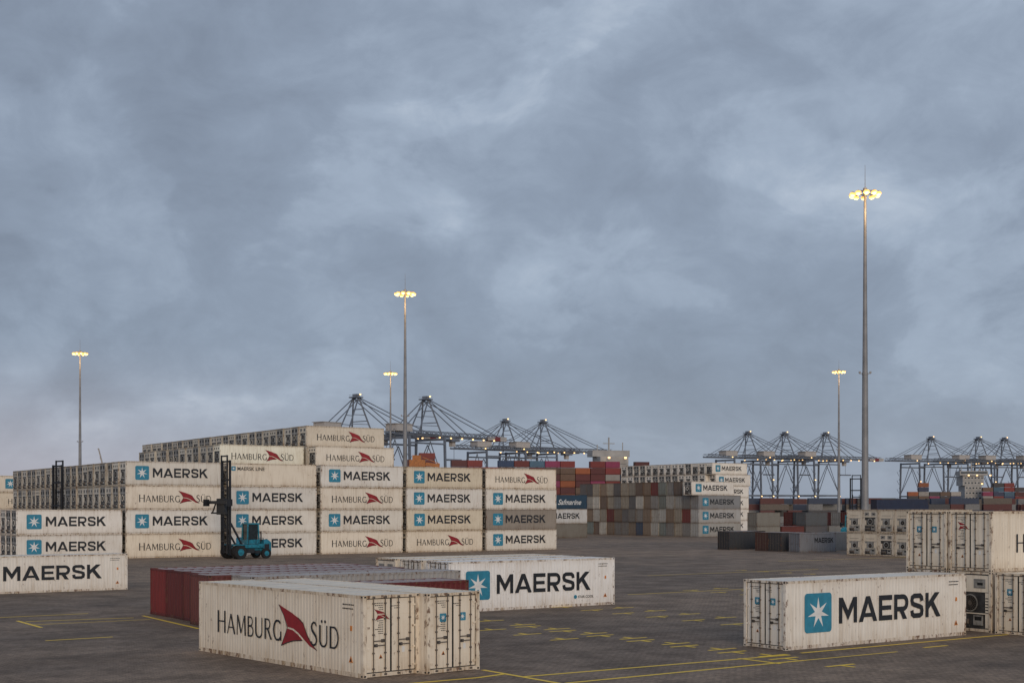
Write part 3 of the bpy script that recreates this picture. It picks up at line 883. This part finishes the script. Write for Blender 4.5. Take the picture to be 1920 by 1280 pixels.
o = obj('superstructure', tower(17, 27, 10.5).mesh('superstructure', [SHIPW, GLASS]), s2, loc=(62, -10, 0)); o.rotation_euler = (0, 0, rad(90))
for p in ((55, -20.5, 25), (60, -20.5, 25), (68, -20.5, 25), (63, -20.5, 20)): obj('deck_lamp', CR[0]['lamp'], s2, loc=p)
for c in range(9, 27):
    for k in range(random.choice((2, 3, 4, 4))):
        cc = random.choices(CC, [3, 2, 1.5, 4, 3, 2, 4, 1, 1])[0]
        x = 212+(c-8)*6.4+14
        if 262 < x < 276: continue
        o = obj('cargo_container', CARGO, None, jit(cc[0], .2), (x, 781+(x-212)*.052, 10.6+k*2.6), 3)
        tag(o, cc[1]+' container stacked on the deck of a ship', 'shipping container', 'deck cargo on the dark blue ship')

mb = MB(); rnd = random.Random(9)
mats = []
for i, c in enumerate(((.08, .018, .018), (.02, .035, .07), (.16, .16, .16), (.10, .08, .065), (.05, .05, .055))):
    mats.append(simple_material('distant_paint_%s' % ('red', 'blue', 'grey', 'brown', 'dark')[i], c, .6))
for k in range(260):
    x = rnd.uniform(95, 300); y = rnd.uniform(560, 640)
    z = rnd.randint(0, 3)
    for j in range(z+1): mb.box(x, x+rnd.choice((6, 12)), y, y+2.4, j*2.6, j*2.6+2.5, rnd.randrange(5))
for k in range(120):
    x = rnd.uniform(-420, -130); y = rnd.uniform(560, 900)
    mb.box(x, x+12, y, y+2.4, 0, 2.6*rnd.randint(1, 2), rnd.randrange(5))
o = obj('distant_containers', mb.mesh('distant_containers', mats)); o['kind'] = 'stuff'
tag(o, 'far rows of mixed coloured containers near the quay', 'shipping containers')

# ------------------------------------------------------------------ handlers
def handler_parts():
    d = {}
    mb = MB()
    mb.box(-2.4, 2.3, -.75, .75, .8, 1.6, 0); mb.box(-2.9, -1.75, -1.15, 1.15, .9, 2.1, 0)
    mb.add([(-2.9,-1.15,2.1),(-1.75,-1.15,2.1),(-1.75,1.15,2.1),(-2.9,1.15,2.1),(-2.5,-.9,2.5),(-1.75,-.9,2.5),(-1.75,.9,2.5),(-2.5,.9,2.5)],
           [(4,5,6,7),(0,1,5,4),(1,2,6,5),(2,3,7,6),(3,0,4,7)], 0)
    mb.box(-1.74, 1.0, -1.2, 1.2, 1.45, 1.9, 0)
    mb.box(1.2, 2.9, -1.75, -1.15, 1.78, 1.9, 0); mb.box(1.2, 2.9, 1.15, 1.75, 1.78, 1.9, 0)
    for s in (-1, 1):
        mb.box(-.2, .9, s*1.4-.18, s*1.4+.18, .75, 1.3, 1); mb.box(-1.1, -.3, s*1.38-.15, s*1.38+.15, .7, 1.1, 1)
        mb.box(-2.6, -1.9, s*1.162-.01, s*1.162+.01, 1.3, 1.9, 1)
        for x in (-1.7, -.6, .5): mb.beam((x, s*1.18, 1.9), (x, s*1.18, 2.7), .05, .05, 1)
        mb.beam((-1.7, s*1.18, 2.7), (.5, s*1.18, 2.7), .05, .05, 1)
    mb.cyl((-1.5, .9, 2.3), (-1.5, .9, 3.6), .09, 8, 1)
    d['chassis'] = mb.mesh('chassis', [TEAL, MBLACK])
    mb = MB()
    for x in (-1.3, .45):
        for y in (-.75, .75): mb.beam((x, y, 1.95), (x+(-.12 if x > 0 else .1), y*.92, 4.5), .15, .15, 0)
    mb.box(-1.35, .42, -.8, .8, 4.5, 4.68, 0); mb.box(-1.3, .5, -.8, .8, 1.96, 2.5, 0)
    d['cab'] = mb.mesh('cab', [TEAL])
    mb = MB(); mb.box(-1.15, .32, -.66, .66, 2.5, 4.5, 0); d['glass'] = mb.mesh('window', [GLASS])
    mb = MB()
    for y in (-1.05, 1.05):
        s = 1 if y > 0 else -1
        mb.box(3.0, 3.26, y-.10, y+.10, .45, 11.6, 0); mb.box(3.30, 3.48, y-s*.26-.07, y-s*.26+.07, .6, 12.2, 0)
        mb.cyl((3.14, y-s*.45, .6), (3.14, y-s*.45, 8.5), .055, 8, 0)
    for z in (.7, 3.2, 6.2, 9.2, 11.35): mb.box(3.02, 3.24, -.94, .94, z, z+.2, 0)
    for z in (2.0, 5.0, 8.0, 12.0): mb.box(3.32, 3.46, -.71, .71, z, z+.17, 0)
    mb.beam((1.2, -.9, 1.5), (3.0, -1.0, 4.2), .2, .2, 0); mb.beam((1.2, .9, 1.5), (3.0, 1.0, 4.2), .2, .2, 0)
    d['mast'] = mb.mesh('mast', [MBLACK])
    mb = MB()
    mb.box(3.62, 3.95, -1.1, 1.1, 4.9, 7.0, 0); mb.box(3.96, 4.3, -3.2, 3.2, 6.3, 6.7, 0); mb.box(3.96, 4.2, -2.2, 2.2, 5.0, 5.22, 0)
    for y in (-3.15, 3.15): mb.box(3.96, 4.75, y-.13, y+.13, 6.0, 6.9, 0)
    for y in (-2, 2): mb.beam((4.08, y, 5.1), (4.08, y*.5, 6.4), .14, .14, 0)
    d['spreader'] = mb.mesh('spreader', [MBLACK])
    for nm, R, w in (('big', .9, .5), ('small', .68, .4)):
        mb = MB(); mb.cyl((0, -w/2, 0), (0, w/2, 0), R, 24, 0); mb.cyl((0, -w/2-.02, 0), (0, w/2+.02, 0), R*.88, 24, 0)
        d['tyre'+nm] = mb.mesh('tyre', [TYRE])
        mb = MB(); mb.cyl((0, -w/2-.04, 0), (0, w/2+.04, 0), R*.5, 16, 0); mb.cyl((0, -w/2-.06, 0), (0, w/2+.06, 0), R*.2, 10, 0)
        d['rim'+nm] = mb.mesh('rim', [TEAL])
    return d
HP = handler_parts()
def handler(x, y, rot, label, sc=.86, sz=.9):
    r = bpy.data.objects.new('container_handler', None); COL.objects.link(r); r.location = (x, y, 0); r.rotation_euler = (0, 0, rad(rot)); r.scale = (sc, sc, sc)
    tag(r, label, 'forklift', 'container handlers')
    obj('chassis', HP['chassis'], r); c = obj('cab', HP['cab'], r); obj('window', HP['glass'], c)
    a = obj('mast', HP['mast'], r); a.scale = (1, 1, 1/sc); b = obj('spreader', HP['spreader'], r); b.location = (0, 0, sz)
    for nm, wx, ys, R in (('big', 2.05, (-1.75, -1.15, 1.15, 1.75), .9), ('small', -2.0, (-1.35, 1.35), .68)):
        for wy in ys:
            w = obj('wheel', HP['tyre'+nm], r, loc=(wx, wy, R)); obj('rim', HP['rim'+nm], w)
handler(-31.5, 158.8, 220, 'teal container handler with tall black mast beside the stack', .9)
handler(-61.2, 171.3, 50, 'container handler with black mast raised behind a low stack', 1.0, -3.6)
handler(62.6, 246, 60, 'teal container handler with black mast among distant stacks', 1.0, -3.6)

mb = MB()
for x in (-4, 4):
    for y in (-3, 3): mb.beam((x, y, 0), (x*.7, y*.7, 20), .8, .8)
mb.beam((-3, -2.2, 20), (3, -2.2, 20), .9, 1); mb.beam((-3, 2.2, 20), (3, 2.2, 20), .9, 1)
mb.beam((-3.6, -2.6, 10), (3.6, -2.6, 10), .6, .6); mb.beam((-3.6, -2.6, 1), (2.9, -2.2, 19), .4, .4)
root = bpy.data.objects.new('harbour_crane', None); COL.objects.link(root); root.location = (-32.5, 470, 0)
tag(root, 'orange harbour crane with stubby cab rising above the stacks', 'crane')
obj('tower', mb.mesh('tower', [ORM]), root)
mb = MB(); mb.box(-3.5, 2, -2.5, 2.5, 20.6, 23.0, 0); mb.box(-2.5, .5, -2, 2, 23.0, 24.6, 0); mb.box(-3.6, -3.5, -1.8, 1.8, 21.4, 23, 1)
obj('cab', mb.mesh('cab', [ORM, GLASS]), root)
mb = MB(); mb.beam((2, 0, 21.5), (7, 0, 21), 1, 1.2); mb.beam((1, 0, 24), (7, 0, 21.6), .25, .25)
obj('jib', mb.mesh('jib', [ORM]), root)
root = bpy.data.objects.new('lattice_crane', None); COL.objects.link(root); root.location = (-205, 690, 0)
tag(root, 'distant pale crawler crane with a raised slender lattice jib', 'crane')
mb = MB(); mb.box(-4, 4, -3, 3, 0, 2, 0); mb.box(-3, 4, -2.2, 2.2, 2, 6, 0); obj('base', mb.mesh('base', [CRANEW]), root)
mb = MB()
a = Vector((-1, 0, 5)); b = Vector((-9, 0, 37))
for dy in (-.5, .5):
    for dx in (-.4, .4): mb.beam(a+Vector((dx, dy, 0)), b+Vector((dx*.4, dy*.4, 0)), .22, .22)
for k in range(12):
    p = a.lerp(b, k/12); q = a.lerp(b, (k+1)/12); s = -1 if k % 2 else 1
    mb.beam(p+Vector((-.4*s, -.5, 0)), q+Vector((.4*s, -.5, 0)), .15, .15)
obj('jib', mb.mesh('jib', [CRANEW]), root)

# ------------------------------------------------------------------ ground
mb = MB(); mb.add([(-5000, -300, 0), (5000, -300, 0), (5000, 6000, 0), (-5000, 6000, 0)], [(0, 1, 2, 3)])
m, nt, b = newmat('block_paving')
tc = N(nt, 'ShaderNodeTexCoord'); mp = N(nt, 'ShaderNodeMapping'); mp.inputs['Rotation'].default_value = (0, 0, rad(-35))
nt.links.new(tc.outputs['Object'], mp.inputs[0])
br = N(nt, 'ShaderNodeTexBrick'); nt.links.new(mp.outputs[0], br.inputs['Vector'])
br.inputs['Scale'].default_value = 1; br.inputs['Brick Width'].default_value = .34; br.inputs['Row Height'].default_value = .17
br.inputs['Mortar Size'].default_value = .014; br.inputs['Mortar Smooth'].default_value = .4
br.inputs['Color1'].default_value = (.235, .173, .125, 1); br.inputs['Color2'].default_value = (.285, .213, .157, 1); br.inputs['Mortar'].default_value = (.11, .082, .06, 1)
big = noise(nt, mp.outputs[0], .03, 5, .6); mid = noise(nt, mp.outputs[0], .35, 7, .68); fin = noise(nt, mp.outputs[0], 4, 6, .8)
trk = noise(nt, vmul(nt, mp.outputs[0], (.04, .4, 1)), 1, 5, .6); spot = noise(nt, mp.outputs[0], 1.1, 5, .65)
c = mixc(nt, 1.0, br.outputs['Color'], mixc(nt, mrange(nt, big, .38, .62), (.74, .74, .755), (1.09, 1.06, 1.02)), 'MULTIPLY')
c = mixc(nt, 1.0, c, mixc(nt, mrange(nt, mid, .36, .66), (1.12, 1.09, 1.06), (.70, .70, .72)), 'MULTIPLY')
c = mixc(nt, 1.0, c, mixc(nt, mrange(nt, trk, .46, .66), (1.02, 1.02, 1.02), (.80, .80, .81)), 'MULTIPLY')
c = mixc(nt, 1.0, c, mixc(nt, mrange(nt, spot, .62, .72), (1, 1, 1), (.56, .56, .57)), 'MULTIPLY')
c = mixc(nt, 1.0, c, mixc(nt, mrange(nt, fin, .3, .7), (.66, .66, .66), (1.32, 1.32, 1.32)), 'MULTIPLY')
nt.links.new(c, b.inputs['Base Color'])
rr = mrange(nt, mid, .3, .7, .65, .85); nt.links.new(rr, b.inputs['Roughness'])
b.inputs['Specular IOR Level'].default_value = .2
bp = N(nt, 'ShaderNodeBump'); bp.inputs['Strength'].default_value = .4; bp.inputs['Distance'].default_value = .025
nt.links.new(math_(nt, 'ADD', math_(nt, 'MULTIPLY', br.outputs['Fac'], -.5), fin), bp.inputs['Height']); nt.links.new(bp.outputs[0], b.inputs['Normal'])
g = obj('ground', mb.mesh('ground', [m])); g['kind'] = 'structure'; tag(g, 'dark brown-grey block paving of the container yard', 'ground')

m, nt, b = newmat('worn_yellow_paint')
tc = N(nt, 'ShaderNodeTexCoord'); n1 = noise(nt, tc.outputs['Object'], 2.5, 6, .75)
c = mixc(nt, mrange(nt, n1, .56, .76), (.86, .57, .045), (.38, .27, .12)); nt.links.new(c, b.inputs['Base Color']); b.inputs['Roughness'].default_value = .7
YM = MB(); cnt = [0]
def line(p, q, w=.19):
    p = Vector(p); q = Vector(q); d = (q-p).normalized(); n = Vector((-d.y, d.x))*w/2; z = .006+.0006*(cnt[0] % 8); cnt[0] += 1
    pts = [p-n, q-n, q+n, p+n]
    YM.add([(a.x, a.y, z) for a in pts], [(0, 1, 2, 3)])
line((-1.08, 49.17), (1.9, 45.0)); line((1.817, 45.42), (11.5, 52.3)); line((.45, 47.2), (11.3, 54.2)); line((11.9, 54.9), (25.5, 64.4))
line((-7, 42.9), (-1.2, 46.9)); line((-1.2, 46.9), (-.3, 47.9)); line((9.0, 52.9), (10.3, 51.1)); line((17.6, 57.0), (18.9, 57.9)); line((11.5, 52.3), (16, 55.4), .13)
line((-25.6, 70.2), (-20.6, 72.6)); line((-20.5, 74.0), (-15.5, 66.0)); line((-26.2, 70.6), (-23.5, 66.6)); line((-29, 72), (-24, 75.5)); line((-24.5, 68.2), (-19.4, 71.5), .14)
def tick(x, y, s=1):
    line((x-.8*u5.x, y-.8*u5.y), (x+.8*u5.x, y+.8*u5.y), .19)
    line((x, y), (x-.7*s*v5.x, y-.7*s*v5.y), .19)
for row, (x0, y0, n) in enumerate(((-1.1, 70.6, 8), (.8, 67.2, 8), (-2.6, 67.8, 4), (3.0, 80.5, 9), (5.0, 82.2, 9), (13, 97, 9), (15.5, 99, 9), (22, 128, 8))):
    for k in range(n):
        tick(x0-v5.x*2.9*k, y0-v5.y*2.9*k, 1 if row % 2 else -1)
for p, q in (((8, 92), (18, 99)), ((22, 104), (34, 112.4)), ((12, 118), (30, 130.6)), ((24, 84), (33, 90.3)), ((30, 150), (50, 164)), ((-31, 66), (-28.5, 67.8)), ((-21, 60), (-18.5, 61.8))): line(p, q, .2)
o = obj('yellow_marking', YM.mesh('yellow_marking', [m])); o['kind'] = 'structure'; tag(o, 'worn yellow painted bay markings on the paving', 'road marking')

# ------------------------------------------------------------------ world
w = bpy.data.worlds.new('World'); S.world = w; w.use_nodes = True
nt = w.node_tree; nt.nodes.clear()
tc = N(nt, 'ShaderNodeTexCoord'); D = tc.outputs['Generated']
sep = N(nt, 'ShaderNodeSeparateXYZ'); nt.links.new(D, sep.inputs[0])
mp = N(nt, 'ShaderNodeMapping'); mp.inputs['Rotation'].default_value = (0, rad(22), 0); mp.inputs['Scale'].default_value = (1, 1, 1.6); nt.links.new(D, mp.inputs[0])
A = noise(nt, mp.outputs[0], 6.0, 10, .55, .3)
mpn = N(nt, 'ShaderNodeMapping'); mpn.inputs['Location'].default_value = (5.3, 2.2, 1.4); mpn.inputs['Scale'].default_value = (1, 1, 1.4); nt.links.new(D, mpn.inputs[0])
B = noise(nt, mpn.outputs[0], 2.4, 4, .5, .1)
C = noise(nt, mp.outputs[0], 15, 9, .64, .5)
E = noise(nt, mpn.outputs[0], 9, 7, .52, .2)
puff = math_(nt, 'MULTIPLY', math_(nt, 'ABSOLUTE', math_(nt, 'SUBTRACT', E, .5)), 2.0)
pm = math_(nt, 'MULTIPLY', mrange(nt, sep.outputs[2], .02, .16, 1.0, .42), mrange(nt, B, .42, .58, .3, 1.0))
edge = mrange(nt, A, .495, .555)
val = math_(nt, 'ADD', math_(nt, 'MULTIPLY', A, .36), math_(nt, 'MULTIPLY', B, .37))
val = math_(nt, 'ADD', val, math_(nt, 'MULTIPLY', C, .23))
val = math_(nt, 'ADD', val, math_(nt, 'MULTIPLY', sep.outputs[0], .09))
val = math_(nt, 'ADD', val, math_(nt, 'MULTIPLY', math_(nt, 'SUBTRACT', edge, .4), .036))
val = math_(nt, 'ADD', val, math_(nt, 'MULTIPLY', math_(nt, 'MULTIPLY', math_(nt, 'SUBTRACT', puff, .16), pm), .30))
for dv, w0, amp in (((0.0, 1, .33), .982, .036), ((.36, 1, .27), .975, .036), ((-.17, 1, .10), .991, .04), ((-.36, 1, .22), .988, -.022)):
    dn = Vector(dv).normalized()
    dp = N(nt, 'ShaderNodeVectorMath', operation='DOT_PRODUCT'); nt.links.new(D, dp.inputs[0]); dp.inputs[1].default_value = dn
    val = math_(nt, 'ADD', val, math_(nt, 'MULTIPLY', mrange(nt, dp.outputs['Value'], w0, 1.0), amp))
rp = N(nt, 'ShaderNodeValToRGB'); nt.links.new(val, rp.inputs[0])
e = rp.color_ramp.elements
e[0].position = .33; e[0].color = (.212, .256, .334, 1)
e[1].position = .69; e[1].color = (.57, .645, .75, 1)
x = e.new(.46); x.color = (.280, .340, .438, 1)
x = e.new(.56); x.color = (.366, .440, .552, 1)
hz = mrange(nt, sep.outputs[2], .0, .13, 1.0, 0.0)
hc = mixc(nt, mrange(nt, sep.outputs[0], -.38, .0), (.50, .43, .455), (.32, .36, .435))
c = mixc(nt, math_(nt, 'MULTIPLY', hz, .52), rp.outputs[0], hc)
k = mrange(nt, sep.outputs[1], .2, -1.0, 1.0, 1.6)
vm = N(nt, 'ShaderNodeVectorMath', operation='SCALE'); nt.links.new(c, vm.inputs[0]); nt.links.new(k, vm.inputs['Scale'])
sky = N(nt, 'ShaderNodeTexSky', sky_type='NISHITA'); sky.sun_disc = False; sky.sun_elevation = rad(14); sky.sun_rotation = rad(180)
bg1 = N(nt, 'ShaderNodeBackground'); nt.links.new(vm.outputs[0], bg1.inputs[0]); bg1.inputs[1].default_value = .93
bg2 = N(nt, 'ShaderNodeBackground'); nt.links.new(sky.outputs[0], bg2.inputs[0]); bg2.inputs[1].default_value = .004
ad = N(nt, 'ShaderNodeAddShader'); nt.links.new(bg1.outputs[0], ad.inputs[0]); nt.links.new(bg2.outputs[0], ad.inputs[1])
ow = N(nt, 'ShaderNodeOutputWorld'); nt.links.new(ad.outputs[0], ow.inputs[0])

sl = bpy.data.lights.new('sun', 'SUN'); sl.energy = 1.15; sl.angle = rad(28); sl.color = (1, .78, .55)
so = bpy.data.objects.new('sun', sl); COL.objects.link(so)
dirv = Vector((-.14, .96, -.27)).normalized()
so.rotation_euler = dirv.to_track_quat('-Z', 'Y').to_euler()

cd = bpy.data.cameras.new('camera'); cam = bpy.data.objects.new('camera', cd); COL.objects.link(cam)
cam.location = (0, 0, 5.95); cam.rotation_euler = (rad(90), 0, 0)
cd.sensor_width = 36; cd.lens = 46.875; cd.shift_y = .1628; cd.clip_end = 9000; cd.clip_start = .5
S.camera = cam
S.view_settings.view_transform = 'Standard'; S.view_settings.look = 'None'; S.view_settings.exposure = 0
